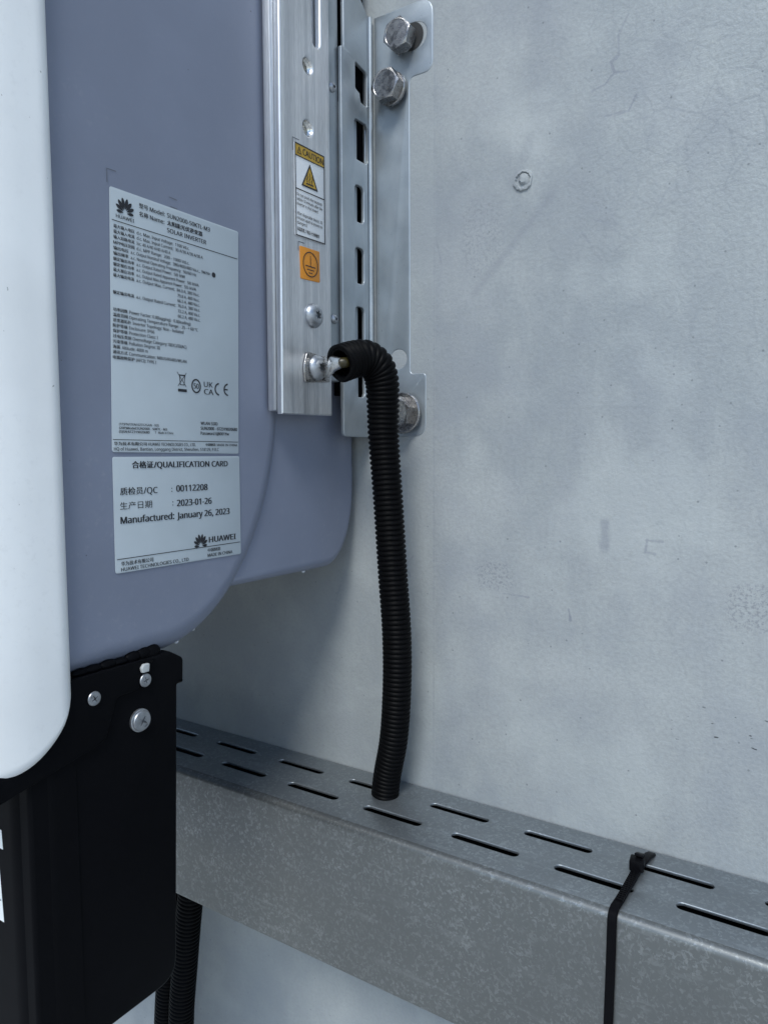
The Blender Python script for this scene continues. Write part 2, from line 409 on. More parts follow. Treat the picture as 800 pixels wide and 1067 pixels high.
def glyph_mesh(s, cjk, bold):
    cu = bpy.data.curves.new('t', 'FONT'); cu.body = s; cu.size = 1.0
    if FONT and not cjk: cu.font = FONT
    cu.offset = bold; cu.resolution_u = 2; cu.fill_mode = 'FRONT'
    return curve_mesh(cu)
def cal(cjk):
    if cjk not in CAL:
        m = glyph_mesh('国' if cjk else 'H', cjk, 0); CAL[cjk] = max(q.co.y for q in m.vertices) - min(q.co.y for q in m.vertices)
        if cjk: CAL[cjk] *= .88
        CAL[(cjk, 'y')] = min(q.co.y for q in m.vertices)
        bpy.data.meshes.remove(m)
    return CAL[cjk], CAL[(cjk, 'y')]
def text_bm(s, u0, v, h, frame, w=0.0, width=None, bold=0.0, italic=0):
    """flat print: s starts at u0, cap height h centred on v, squeezed to the given width"""
    x = 0.0; parts = []
    for run in re.findall(r'[\u3000-\u9fff\uff00-\uffef]+|[^\u3000-\u9fff\uff00-\uffef]+', s):
        cjk = run[0] >= '\u3000'; core = run.strip()
        if not core: continue
        c, y0 = cal(cjk); sc_ = h / c
        x += (len(run) - len(run.lstrip())) * .38 * h
        me = glyph_mesh(core, cjk, 0)
        if not me.vertices: continue
        a = min(q.co.x for q in me.vertices); b = max(q.co.x for q in me.vertices)
        me.transform(Matrix.Translation((x, 0, 0)) @ Matrix.Scale(sc_, 4) @ Matrix.Translation((-a, -y0, 0)))
        if cjk: me.transform(Matrix.Translation((0, -.06 * h, 0)))
        x += (b - a) * sc_ + .12 * h + (len(run) - len(run.rstrip())) * .38 * h
        parts.append(me)
    if not parts: return bmesh.new()
    kx = width / (x - .12 * h) if width else 1
    if bold:                                # heavier weight: a second pass printed a hair to the side
        bb = min(bold, .03) * h * 3.6
        for m_ in list(parts):
            for dx, dz in ((bb, 1e-5), (bb * .5, 2e-5)):
                m2 = m_.copy(); m2.transform(Matrix.Translation((dx, 0, dz))); parts.append(m2)
    bm = join(parts); bm.transform(frame @ Matrix.Translation((u0, v - h / 2, w)) @ Matrix.Diagonal((kx, 1, 1, 1)))
    return bm
def flat(name, bms, mat, parent):
    return from_bm(name, join(bms), mat, parent, sharp=0, recalc=False)
mm = .001
def mmp(pts, du=0, dv=0): return [((a + du) * mm, (b + dv) * mm) for a, b in pts]

# ------------------------------------------------------------------ wall and ground
bm = box_bm((-3.2, 0, -1.35), (3.2, .2, 2.2), .004)
wall = empty('concrete_wall', (0, .1, -1.35), 'pale grey weathered concrete wall with fine cracks, behind the bracket and tray', 'wall')
from_bm('wall_face', bm, 'concrete', wall)
F0 = FY(0)
hole = lathe_bm(-.1734, .1627, [(.0066, -.001), (.0058, .0012), (.0048, .0014), (.0043, .0002), (lambda a: .0034 + .0006 * math.sin(a), lambda a: .0002 + .0009 * math.sin(a + 1)), (.0015, .0016)], F0, 28)
for v in hole.verts: v.co.x += .0004 * math.sin(v.co.z * 4000); v.co.z += .0003 * math.cos(v.co.x * 3000)
from_bm('filled_plug_hole', hole, 'concrete', wall)
gm = bmesh.new(); bmesh.ops.create_grid(gm, x_segments=8, y_segments=8, size=60)
for v in gm.verts: v.co.z = -1.3
tag(from_bm('ground', gm, 'ground'), 'flat ground below the wall', None, None, 'structure')

# ------------------------------------------------------------------ cable tray
tray = empty('cable_tray', (-.2, 0, -.325), 'galvanised steel trunking with two rows of slots along the foot of the wall', 'cable tray')
TX0, TX1 = -.62, .26; ZT, ZB, YF = -.2259, -.3250, -.0702
slots = []
for i in range(-5, 9):
    c = -.0475 - .0636 * i
    if TX0 + .03 < c < TX1 - .03: slots.append(stadium(c, -.0455, .0425, .0062))
    c2 = -.0755 - .0645 * i
    if TX0 + .03 < c2 < TX1 - .03:
        if abs(c2 + .269) < .01: slots.append(stadium(-.2745, -.0190, .031, .0058))
        else: slots.append(stadium(c2, -.0195, .0410, .0058))
top = plate_bm([(TX0, -.066), (TX1, -.066), (TX1, -.0006), (TX0, -.0006)], slots, .002, .0006, FZ(ZT), 2)
ro = .0042
prof = [(-.066, ZT)] + arc(YF + ro, ZT - ro, ro, ro, 90, 180, 8) + arc(YF + ro, ZB + ro, ro, ro, 180, 270, 6) + [(-.0006, ZB)]
inn = [(-.066, ZT - .002)] + arc(YF + ro, ZT - ro, ro - .002, ro - .002, 90, 180, 8) + arc(YF + ro, ZB + ro, ro - .002, ro - .002, 180, 270, 6) + [(-.0006, ZB + .002)]
sh = bmesh.new(); NX = 44
def dent(x, y, z): return .0
ra = [[sh.verts.new((TX0 + (TX1 - TX0) * i / NX, a, b)) for a, b in prof] for i in range(NX + 1)]
rb = [[sh.verts.new((TX0 + (TX1 - TX0) * i / NX, a, b)) for a, b in inn] for i in range(NX + 1)]
for i in range(NX):
    for j in range(len(prof) - 1):
        sh.faces.new((ra[i][j], ra[i + 1][j], ra[i + 1][j + 1], ra[i][j + 1])); sh.faces.new((rb[i][j], rb[i][j + 1], rb[i + 1][j + 1], rb[i + 1][j]))
from_bm('slotted_lid', top, 'galvanised_lid', tray)
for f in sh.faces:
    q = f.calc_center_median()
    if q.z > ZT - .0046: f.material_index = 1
from_bm('trough', sh, ['galvanised_steel', 'zinc_edge_highlight'], tray)

from_bm('rubber_liner', box_bm((TX0 + .002, -.0660, ZB + .004), (TX1 - .002, -.0016, ZT - .0065), .0005), 'black_enamel', tray)  # added black filler under the lid, keeps the slots dark
# ------------------------------------------------------------------ wall bracket
XB = -.281
brk = empty('slotted_wall_bracket', (XB, 0, .0127), 'zinc plated steel angle bracket with slots and bolt ears, fixed to the concrete wall', 'bracket')
wp = roundpoly([(-.279, .0127, 0), (-.2395, .0127, .009), (-.2395, .0542, .003), (-.2514, .0542, .003), (-.2517, .2425, .004), (-.2345, .2425, .007),
                (-.2345, .2876, .011), (-.2790, .2876, .001)], 8)
from_bm('wall_flange', plate_bm(wp, [stadium(-.2495, .2670, .021, .0165), circle(-.2605, .0645, .0064)], .0026, .0007, FY(-.0004), 3), 'zinc', brk)
fl = roundpoly([(-.0048, .0127, 0), (-.0048, .2876, .001), (-.0130, .2945, .002), (-.0135, .40, 0), (-.0315, .40, 0), (-.0315, .2570, .0004), (-.0345, .2560, .0012), (-.0345, .0127, .003)], 5)
fl = fl[::-1]
def slot_v(u0, u1, v0, v1, r=.0032): return rrect(u0, v0, u1, v1, r, 4)
hl = [slot_v(-.0205, -.0100, z0, z1) for z0, z1 in ((.1530, .1765), (.1135, .1368), (.0745, .0985), (.0392, .0600))]
hl.append(slot_v(-.0205, -.0050, .1925, .2180))
hl.append(roundpoly([(-.0190, .2365, .0015), (-.0140, .2350, .001), (-.0130, .2300, .001), (-.0060, .2290, .0012), (-.0055, .2510, .003), (-.0190, .2530, .001)], 4))
from_bm('slotted_flange', plate_bm(fl, hl, .0026, .0006, FX(XB), 3), 'zinc', brk)
fb = bmesh.new(); rr_ = .0012; pf = arc(XB + rr_, -.0030 - rr_, rr_, rr_, 180, 90, 6)
pf = [(XB, -.0050)] + pf + [(-.2788, -.0030)]
r0 = [fb.verts.new((a, b, .0128)) for a, b in pf]; r1 = [fb.verts.new((a, b, .2875)) for a, b in pf]
for i in range(len(pf) - 1): fb.faces.new((r0[i], r0[i + 1], r1[i + 1], r1[i]))
from_bm('bend', fb, 'zinc', brk)
from_bm('inner_channel', plate_bm(rrect(-.0330, .0300, -.0138, .2240, .001), [], .0010, .0003, FX(XB - .0030), 2), 'zinc', brk)

def hexr(ap): return lambda a: ap / math.cos((a % (PI / 3)) - PI / 6)
def bolt(x, z, ap, H, y0, rot, washer, label_mat='stainless'):
    fr = FY(y0)
    hx = hexr(ap); cham = lambda a: H - .55 * max(0, hx(a) - ap * .97)
    bm = lathe_bm(x, z, [(hx, 0), (hx, lambda a: cham(a)), (ap * .93, H), (ap * .90, H), (ap * .86, H - .00025)], fr, 60, rot=rot, cap0=True)
    o = from_bm('hex_bolt', bm, 'stainless', brk, sharp=25)
    if washer:
        from_bm('washer', lathe_bm(x, z, [(washer, -.0022), (washer, -.0005), (washer - .0005, 0), (ap * .6, 0)], fr, 48, cap0=False), 'stainless', o)
    return o
bolt(-.2553, .2663, .0089, .0080, -.0032, .25, 0)
bolt(-.2630, .2368, .0091, .0074, -.0058, .05, .0106)
bolt(-.2550, .0283, .0092, .0080, -.0058, .30, .0135)
from_bm('anchor_sleeve', lathe_bm(-.2553, .2663, [(.0078, 0), (.0078, .0006), (.0070, .0022), (.0052, .0030)], FY(-.0006), 32), 'bright_tin', brk)
from_bm('drilled_hole', lathe_bm(-.2500, .2670, [(.0086, 0), (.0086, .0001), (.002, .0001)], FY(-.0005), 32), 'dark_recess', brk)  # dark disc painting the shade inside the oval hole
# threaded stud shank behind the first bolt, seen in the oval hole
from_bm('bolt_shank', lathe_bm(-.2553, .2663, [(.0050, -.003), (.0050, .002)], FY(-.0030), 24), 'stainless', brk)

# ------------------------------------------------------------------ inverter
inv = empty('solar_inverter', (-.45, -.01, -.27), 'grey wall-mounted solar inverter with white front cover, printed rating label and black connection box', 'inverter')
XS = -.2898
hp = [(-.34, -.1007)] + [(-.178, -.1007)] + arc(-.178, .045, .0980, .1457, -90, 0, 26)[1:] + [(-.0800, .46), (-.34, .46)]
hous = from_bm('housing', plate_bm(hp, [], .36, .0150, FX(XS), 9), 'grey_powder_coat', inv, sharp=40)
rp = [(-.20, -.0740), (-.036, -.0740)] + arc(-.036, -.020, .0315, .054, -90, 0, 16)[1:] + [(-.0045, .46), (-.20, .46)]
from_bm('heat_sink_cover', plate_bm(rp, [], .34, .007, FX(-.2930), 6), 'grey_powder_coat', inv, sharp=40)
def cover_bm():
    bm = bmesh.new(); rows = []
    ys = [-.2300 - .0345 * (1 - math.cos(R(a))) for a in range(0, 91, 5)] + [-.268, -.273, -.278, -.284, -.290, -.296, -.302, -.308, -.313]
    for y in ys:
        u = (y + .2645) / .0345
        zb = -.100 - .0345 * math.sqrt(max(0, 1 - u * u)) if y > -.2645 else -.1345
        rb_ = .0075; d = (y + .2300) / -rb_
        xf = -.2842 - (rb_ * (1 - math.sqrt(max(0, 1 - (1 - d) ** 2))) if d < 1 else 0)
        if y < -.2470: q = min(1, (-.2470 - y) / .075); dr = .075 * (1 - math.sqrt(1 - q * q)); xf -= dr; zb += dr * .10
        rc = .0075
        pts = [(xf, .46), (xf, .30), (xf, .14), (xf, 0)] + [(xf - rc + rc * math.cos(R(a)), zb + rc + rc * math.sin(R(a))) for a in range(0, -91, -10)] + [(-.60, zb)]
        rows.append([bm.verts.new((px, y, pz)) for px, pz in pts])
    for i in range(len(rows) - 1):
        for j in range(len(rows[0]) - 1): bm.faces.new((rows[i][j], rows[i + 1][j], rows[i + 1][j + 1], rows[i][j + 1]))
    for rw in (rows[0], rows[-1]): bm.faces.new(rw + [bm.verts.new((-.60, rw[0].co.y, .46))])
    return bm
cov = from_bm('front_cover', cover_bm(), 'white_powder_coat', inv, sharp=50)
for y, z, q in ((-.2360, .160, 1.0), (-.2365, .1540, .6), (-.2350, .040, .5)):
    b = bmesh.new(); bmesh.ops.create_uvsphere(b, u_segments=18, v_segments=12, radius=1)
    for v in b.verts: v.co = Vector((v.co.x * .0004 * q - .2850, v.co.y * .0008 * q + y, v.co.z * .0013 * q + z))
    from_bm('paint_drip', b, 'white_powder_coat', cov)
# black connection box
bp = roundpoly([(-.2505, -.1000, 0), (-.2505, -.32, 0), (-.2505, -.34, 0), (-.2415, -.34, 0), (-.1790, -.2712, .011), (-.1745, -.1150, .0005), (-.1745, -.1000, 0)], 8)
bp = roundpoly([(-.2520, -.0985, 0), (-.2520, -.2712, .002), (-.1758, -.2712, .012), (-.1702, -.1165, .0008), (-.1662, -.1165, .0008), (-.1657, -.1035, .003), (-.1740, -.0985, .002)], 8)
cbox = from_bm('connection_box', plate_bm(bp, [], .30, .002, FX(-.2886), 3), 'black_enamel', inv, sharp=40)
# rounded front of the box
fp = [(-.75, -.2495)] + [(-.3030, -.2520 - .0)] 
fbx = bmesh.new(); prf = [(-.60, -.2535)] + arc(-.3020, -.2395, .0140, .0140, -90, 0, 14) + [(-.2880, -.2300)]
a_ = [fbx.verts.new((x, y, -.0985)) for x, y in prf]; b_ = [fbx.verts.new((x, y, -.2708)) for x, y in prf]
for i in range(len(prf) - 1): fbx.faces.new((b_[i], b_[i + 1], a_[i + 1], a_[i]))
fbx.faces.new(b_[::-1]); fbx.faces.new(a_)
from_bm('box_front', fbx, 'black_enamel', inv)
pp = roundpoly([(-.3000, -.0980, 0), (-.3000, -.1480, .002), (-.2150, -.1310, .006), (-.2080, -.1120, .004), (-.1965, -.1120, .004), (-.1900, -.1050, .003), (-.1860, -.0980, 0)], 6)
from_bm('hinge_plate', plate_bm(pp, [], .0022, .0006, FX(-.2868), 3), 'black_enamel', inv)
# rough black gasket teeth under the housing
tb = []
for y, h in ((-.223, .0020), (-.2165, .0022), (-.2085, .0026), (-.2015, .0020), (-.1945, .0034), (-.1880, .0040), (-.1830, .0044)):
    b = bmesh.new(); bmesh.ops.create_uvsphere(b, u_segments=14, v_segments=10, radius=.0042)
    for v in b.verts: v.co = Vector((v.co.x * .6 - .2925, v.co.y * 1.25 + y, v.co.z * h / .0042 - .0975))
    tb.append(b)
from_bm('rubber_gasket', join(tb), 'black_enamel', inv)
def star(r, k, n): return lambda a: r * (1 - k + k * abs(math.cos(n * a / 2)) ** 1.6)
def cross(r): return lambda a: r * (.30 + .70 * max(0, math.cos(4 * a)) ** 2.2)
def phillips(y, z, r, x, name='cross_head_screw'):
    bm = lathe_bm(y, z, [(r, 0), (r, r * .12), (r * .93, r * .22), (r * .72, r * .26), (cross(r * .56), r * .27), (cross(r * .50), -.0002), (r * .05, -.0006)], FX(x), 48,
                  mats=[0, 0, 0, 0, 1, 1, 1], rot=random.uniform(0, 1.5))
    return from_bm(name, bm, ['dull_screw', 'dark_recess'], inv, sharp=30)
phillips(-.2206, -.1091, .0033, -.2866)
phillips(-.1922, -.1081, .0033, -.2866)
b3 = phillips(-.1950, -.1274, .0050, -.2868)
from_bm('washer', lathe_bm(-.1950, -.1274, [(.0056, -.0012), (.0056, .0), (.0050, .0003), (.004, .0003)], FX(-.2872), 40), 'dull_screw', b3)
from_bm('cable_tab', plate_bm(roundpoly([(-.1945, -.1040, .0008), (-.1905, -.1040, .0005), (-.1900, -.1000, .001), (-.1935, -.0998, .0012), (-.1950, -.1015, .001)], 4), [], .002, .0005, FX(-.2852), 2), 'grey_tab', inv)
def drop(x, y, z, sx, sy, sz, par):
    b = bmesh.new(); bmesh.ops.create_uvsphere(b, u_segments=18, v_segments=12, radius=1)
    for v in b.verts: v.co = Vector((v.co.x * sx + x, v.co.y * sy + y, v.co.z * sz * (1.25 if v.co.z < 0 else .8) + z))
    return from_bm('paint_drip', b, 'paint_drip', par)
def under(y): return -.1007 if y < -.178 else .045 - .1457 * math.sqrt(max(0, 1 - ((y + .178) / .0980) ** 2))
for y, s in ((-.2125, 1.0), (-.2065, 1.2), (-.2000, .8), (-.1890, .7), (-.1775, 1.6), (-.1735, 1.0), (-.1620, .8), (-.1500, .6)):
    drop(-.2990, y, under(y) + .0017, .0017 * s, .0019 * s, .0015 * s, hous)
drop(-.2990, -.0560, -.0741, .0012, .0016, .0009, hous)
# front stickers on the black box
for pts in ([(-.345, -.1480), (-.3082, -.1635), (-.3076, -.1712), (-.345, -.1560)],):
    from_bm('white_sticker', plate_bm([(-.345, -.1625), (-.3082, -.1625), (-.3076, -.1712), (-.345, -.1712)][::-1], [], .0003, .00005, FY(-.2536), 1), 'white_sticker', inv)
ws = from_bm('white_sticker', plate_bm([(-.345, -.1740), (-.3125, -.1740), (-.3115, -.1752), (-.3094, -.2052), (-.345, -.2052)][::-1], [], .0003, .00005, FY(-.2536), 1), 'white_sticker', inv)
G = FY(-.2539)
flat('lettering', [stroke_bm([(-.344, -.1845), (-.3112, -.1845)], .0005, G), stroke_bm([(-.344, -.1952), (-.3104, -.1952)], .0005, G),
                   text_bm('CC', -.3205, -.1895, .0052, G, width=.0075, bold=.01), text_bm('0', -.3160, -.1982, .0026, G), text_bm('0', -.3160, -.2020, .0026, G)], 'grey_ink', ws)

# --- rail on the side of the housing
XR = -.2772
rail = from_bm('mounting_rail', plate_bm([(-.0990, .0243), (-.0518, .0252), (-.0512, .40), (-.0960, .40)],
        [circle(-.0722, .2262, .0044, 24), circle(-.0727, .1912, .0044, 24), stadium(-.0642, .2700, .060, .0078, False)], .0046, .0013, FX(XR), 4), 'aluminium', inv)
for (y, z) in ((-.0722, .2262), (-.0727, .1912)):
    from_bm('threaded_insert', lathe_bm(y, z, [(.0044, -.0006), (.0038, -.0016), (.0040, -.0020), (.0035, -.0024), (.0038, -.0028), (.0033, -.0032), (.0035, -.0037), (.001, -.0038)], FX(XR), 28), 'bright_tin', rail)
web = from_bm('rail_web', box_bm((-.2878, -.0995, .0262), (-.2821, -.0560, .40), .0008), 'aluminium', rail)
from_bm('rear_profile', box_bm((-.2935, -.0535, .0480), (-.2842, -.0330, .40), .0012), 'zinc', inv)
def torx(y, z, r, x, par, H=.0042, name='torx_screw'):
    st = lambda k: (lambda a: k * (.80 + .20 * math.cos(6 * a)))
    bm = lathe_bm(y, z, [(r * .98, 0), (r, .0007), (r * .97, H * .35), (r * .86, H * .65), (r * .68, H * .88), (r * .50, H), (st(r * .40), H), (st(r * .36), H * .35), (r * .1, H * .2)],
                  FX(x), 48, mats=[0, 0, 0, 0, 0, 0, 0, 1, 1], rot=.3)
    return from_bm(name, bm, ['dull_screw', 'dark_recess'], par, sharp=40)
torx(-.0703, .0838, .0073, XR, rail)
torx(-.0403, .2290, .0030, -.2842, inv, .0022)
torx(-.0403, .0870, .0030, -.2842, inv, .0022)

from_bm('heat_sink', box_bm((-.2936, -.0290, .0400), (-.2868, -.0020, .42), .0005), 'black_enamel', inv)  # added black block behind the bracket flange so its slots look dark
# --- stickers on the rail
FC = FX(XR + .0004)
cst = from_bm('caution_sticker', plate_bm(roundpoly([(-.0861, .1269, .001), (-.0583, .1279, .001), (-.0583, .1798, .001), (-.0861, .1792, .001)], 3), [], .0003, .00005, FC, 1), 'caution_paper', inv)
Fp = FX(XR + .00055); Fq = FX(XR + .0007)
cp_ = lambda a, b: (a * mm, b * mm)
flat('yellow_band', [quad_bm(mmp([(-85.4, 172.4), (-59.0, 173.2), (-59.0, 179.1), (-85.4, 178.6)]), Fp), quad_bm(mmp([(-79.6, 157.0), (-65.8, 157.5), (-72.5, 169.8)]), Fp)], 'yellow_ink', cst)
blk = [stroke_bm(mmp([(-85.7, 127.4), (-58.7, 128.3), (-58.7, 179.4), (-85.7, 178.8)]), .0007, Fq, closed=True),
       stroke_bm(mmp([(-85.7, 172.1), (-58.7, 172.9)]), .0006, Fq), stroke_bm(mmp([(-85.7, 153.6), (-58.7, 154.3)]), .0006, Fq),
       stroke_bm(mmp([(-79.6, 157.0), (-65.8, 157.5), (-72.5, 169.8)]), .0009, Fq, closed=True),
       stroke_bm(mmp([(-83.8, 173.8), (-80.2, 173.9), (-82.0, 177.4)]), .0004, Fq, closed=True), stroke_bm(mmp([(-82.0, 174.4), (-82.0, 176.0)]), .0004, Fq),
       text_bm('CAUTION', -.0788, .1759, .0034, Fq, width=.0190, bold=.02)]
for dx in (-2.2, 0, 2.2):
    blk.append(stroke_bm(mmp([(-72.6 + dx, 159.8), (-73.2 + dx, 161.2), (-72.2 + dx, 162.6), (-72.8 + dx, 164.2 + (1.2 if dx == 0 else 0))]), .0005, Fq))
blk.append(stroke_bm(mmp([(-76, 158.9), (-69.2, 159.2)]), .0007, Fq))
for i, (s, wd) in enumerate((('Do not touch the heatsink', 23.4), ('within 10 minutes after the', 23.6), ('inverter is shut down!', 19.5), ('', 0), ('After disposable device, 10', 23.4), ('minutes apart to ensure no', 23.6), ('dangers!', 9.0))):
    if s: blk.append(text_bm(s, -.0846, .1507 - i * .00265, .00165, Fq, width=wd * mm, bold=.008))
blk.append(text_bm('高温危险,下电后十分钟操作', -.0846, .1312, .0019, Fq, width=.0205, bold=.02))
flat('lettering', blk, 'black_ink', cst)
gst = from_bm('earth_sticker', plate_bm(roundpoly([(-.0816, .1035, .0008), (-.0637, .1044, .0008), (-.0638, .1226, .0008), (-.0822, .1221, .0008)], 3), [], .0003, .00005, FC, 1), 'orange_ink', inv)
flat('earth_symbol', [stroke_bm([(-.0728 + .0068 * math.cos(t * PI / 20), .1131 + .0070 * math.sin(t * PI / 20)) for t in range(40)], .0006, Fq, closed=True),
     stroke_bm(mmp([(-72.8, 118.2), (-72.8, 112.0)]), .0005, Fq), stroke_bm(mmp([(-77.6, 111.8), (-68.0, 112.0)]), .0006, Fq),
     stroke_bm(mmp([(-76.3, 109.9), (-69.4, 110.0)]), .0005, Fq), stroke_bm(mmp([(-74.7, 108.1), (-71.0, 108.2)]), .0005, Fq)], 'black_ink', gst)
for q in ([(-87.2, 174), (-87.2, 181.2), (-81.5, 181.5)], [(-83.2, 119), (-83.2, 124.2), (-77.5, 124.4)]): flat('cut_mark', [stroke_bm(mmp(q), .0004, FX(XR + .0002))], 'grey_ink', rail)

# --- rating label
LY = -204.0
def U(a, b): return ((a + LY) * mm, b * mm)
FL = FX(XS + .0005); FI = FX(XS + .0007)
lab = from_bm('rating_label', plate_bm(roundpoly([(*U(-.6, 2.3), .0012), (*U(81.4, 1.6), .0012), (*U(84.4, 122.6), .0012), (*U(2.6, 122.6), .0012)], 4), [], .0004, .00005, FL, 1), 'sticker_paper', inv)
T = []
def t(s, u, v, h, wd=None, bold=.0): T.append(text_bm(s, (u + LY) * mm, v * mm, h * mm, FI, width=wd * mm if wd else None, bold=bold))
def ln(p, wd): T.append(stroke_bm([U(*q) for q in p], wd * mm, FI))
def fan_logo(cu_, cv, s, out):
    """fan of eight petals"""
    for side in (-1, 1):
        for ang, L, wd, off in ((13, 1.02, .40, (.02, .08)), (37, 1.0, .42, (.05, .03)), (61, .92, .38, (.08, -.03)), (86, .74, .34, (.10, -.12))):
            a = R(ang) * side; n = 14; pts = []
            for i in range(2 * n):
                q = i / (2 * n) * 2 * PI; r = .5 - .5 * math.cos(q)       # 0 at the base, 1 at the tip
                hw = wd * .5 * math.sin(PI * min(1, r ** .9)) ** .7 * (1 if q < PI else -1) * (.35 + .75 * r)
                y = (.10 + .90 * r) * L; x = hw
                pts.append((x * math.cos(a) + y * math.sin(a) + off[0] * side, -x * math.sin(a) + y * math.cos(a) + off[1]))
            out.append(quad_bm([((cu_ + LY + p[0] * s) * mm, (cv + p[1] * s) * mm) for p in pts], FI))
fan_logo(10.4, 113.2, 5.6, T)
t('HUAWEI', 5.3, 110.3, 1.55, 9.9, .012)
t('型号 Model:', 18.4, 118.3, 2.0, 15.2, .015); t('SUN2000-50KTL-M3', 35.0, 118.3, 2.1, 28.2, .015)
t('名称 Name:', 18.3, 114.5, 2.0, 14.9, .015); t('太阳能光伏逆变器', 34.9, 114.7, 2.0, 23.0, .03); t('SOLAR INVERTER', 34.8, 111.2, 2.1, 25.6, .015)
ln([(3.0, 107.9), (83.2, 107.7)], .35)
rows = [('最大输入电压', 'd.c. Max. Input Voltage:', 38.3, '1100 Vd.c.', 48.8), ('最大输入电流', 'd.c. Max. Input Current:', 38.3, '30 A/30 A/30 A/30 A', 57.8), ('输入短路电流', 'Isc: 40 A/40 A/40 A/40 A', 36.5, None, 0),
        ('MPP电压范围', 'd.c. MPP Range:', 31.0, '200 - 1000 Vd.c.', 48.5), ('输出电压', 'a.c. Output Nominal Voltage:', 36.5, '380/400/480 Va.c., 3W/N+', 63.0), ('输出频率', 'a.c. Nominal Operating Frequency:', 43.0, '50/60 Hz', 53.1),
        ('额定输出功率', 'a.c. Output Rated Power:', 37.0, '50 kW', 45.5), ('额定视在功率', 'a.c. Output Rated Apparent Power:', 45.5, '50 kVA', 54.6), ('最大视在功率', 'a.c. Output Max.Apparent Power:', 43.5, '55 kVA', 52.8), ('最大输出电流', 'a.c. Output Max. Current:', 38.6, '84.0 A, 380 Va.c.', 54.9)]
for i, (c, e, ee, v_, ve) in enumerate(rows):
    z = 105.4 - i * 2.46; u0 = 3.8 - i * .11; cw = 11.5 if len(c) > 4 else 8.2
    t(c, u0, z, 1.4, cw, .02); u1 = u0 + cw + 1.3; t(e, u1, z, 1.5, ee - u1, .012)
    if v_: t(v_, ee + 1.4, z, 1.5, ve - ee - 1.4, .012)
cc = [((65.3 + LY + 1.35 * math.cos(q * PI / 10)) * mm, (95.6 + 1.35 * math.sin(q * PI / 10)) * mm) for q in range(20)]; T.append(quad_bm(cc, FI))
for s_, z in (('79.8 A, 400 Va.c.', 80.6), ('66.5 A, 480 Va.c.', 78.1)): t(s_, 40.3, z, 1.5, 14.6, .012)
t('额定输出电流', 2.4, 75.5, 1.4, 11.6, .02); t('a.c. Output Rated Current:', 15.3, 75.5, 1.5, 23.6, .012)
for s_, z in (('76.0 A, 380 Va.c.', 75.6), ('72.2 A, 400 Va.c.', 73.0), ('60.2 A, 480 Va.c.', 70.5)): t(s_, 40.3, z, 1.5, 14.8, .012)
rows2 = [('功率因数', 'Power Factor: 0.8(lagging) - 0.8(leading)', 48.4), ('温度范围', 'Operating Temperature Range: - 25 - + 60 °C', 53.2), ('逆变器拓扑', 'Inverter Topology: Non - Isolated', 43.6), ('防护等级', 'Enclosure: IP66', 25.3), ('保护等级', 'Protection Class: I', 27.3),
         ('过电压类别', 'Overvoltage Category: II(DC)/III(AC)', 45.3), ('污染等级', 'Pollution Degree: III', 28.4), ('海拔', 'Altitude: 4000 m', 21.0), ('通讯方式', 'Communication: MBUS/RS485/WLAN', 45.1), ('电弧故障保护', '(AFCI): TYPE I', 25.9)]
for i, (c, e, ee) in enumerate(rows2):
    z = 67.7 - i * 2.42; u0 = 2.1 - i * .1; cw = 2.0 * len(c); t(c, u0, z, 1.4, cw, .02); u1 = u0 + cw + .9; t(e, u1, z, 1.5, ee - u1, .012)
# bin symbol
ln([(38.9, 42.6), (44.6, 35.6)], .3); ln([(44.9, 42.6), (39.2, 35.6)], .3); ln([(39.9, 41.2), (44.2, 41.2)], .6); ln([(40.3, 41.0), (40.8, 36.4), (43.2, 36.4), (43.8, 41.0)], .35); ln([(39.2, 33.6), (44.9, 33.6)], 1.4)
T.append(stroke_bm([((51.3 + LY + 2.85 * math.cos(q * PI / 16)) * mm, (36.5 + 3.3 * math.sin(q * PI / 16)) * mm) for q in range(32)], .75 * mm, FI, closed=True))
t('50', 49.6, 36.5, 2.6, 3.4, .02)
t('UK', 56.6, 37.9, 2.7, 6.2, .008); t('CA', 56.6, 34.1, 2.7, 6.6, .008)
T.append(stroke_bm([U(67.6 + 3.0 * math.cos(R(a)), 36.0 + 3.0 * math.sin(R(a))) for a in range(95, 266, 10)], .8 * mm, FI))
T.append(stroke_bm([U(74.2 + 3.0 * math.cos(R(a)), 36.2 + 3.0 * math.sin(R(a))) for a in range(95, 266, 10)], .8 * mm, FI)); ln([(71.4, 36.2), (73.8, 36.2)], .7)
t('(1P)PN/ITEM:02312GAN - 005', 3.4, 15.4, 1.1, 23.1, .01); t('(20P)Model:SUN2000 - 50KTL - M3', 3.4, 13.6, 1.1, 28.1, .02); t('(S)SN:6T2319020680', 3.3, 11.9, 1.1, 17.4, .02); t('T   Made in China', 24.0, 11.9, 1.1, 11.3, .01)
t('WLAN SSID', 53.8, 17.5, 1.6, 11.9, .02); t('SUN2000 - 6T2319020680', 53.7, 14.9, 1.6, 26.6, .025); t('Password 6J8001Yw', 53.6, 12.3, 1.6, 20.4, .02)
ln([(-.2, 8.1), (81.0, 8.0)], .3)
t('华为技术有限公司', .3, 6.2, 1.4, 18.5, .02); t('HUAWEI TECHNOLOGIES CO., LTD.', 19.8, 6.2, 1.5, 30.2, .012); t('中国制造', 57.0, 6.3, 1.2, 7.0, .02); t('MADE IN CHINA', 65.0, 6.3, 1.2, 15.3, .01)
t('HQ of Huawei, Bantian, Longgang District, Shenzhen, 518129, P.R.C', .2, 3.8, 1.5, 66.0, .01)
flat('lettering', T, 'black_ink', lab)
T = []
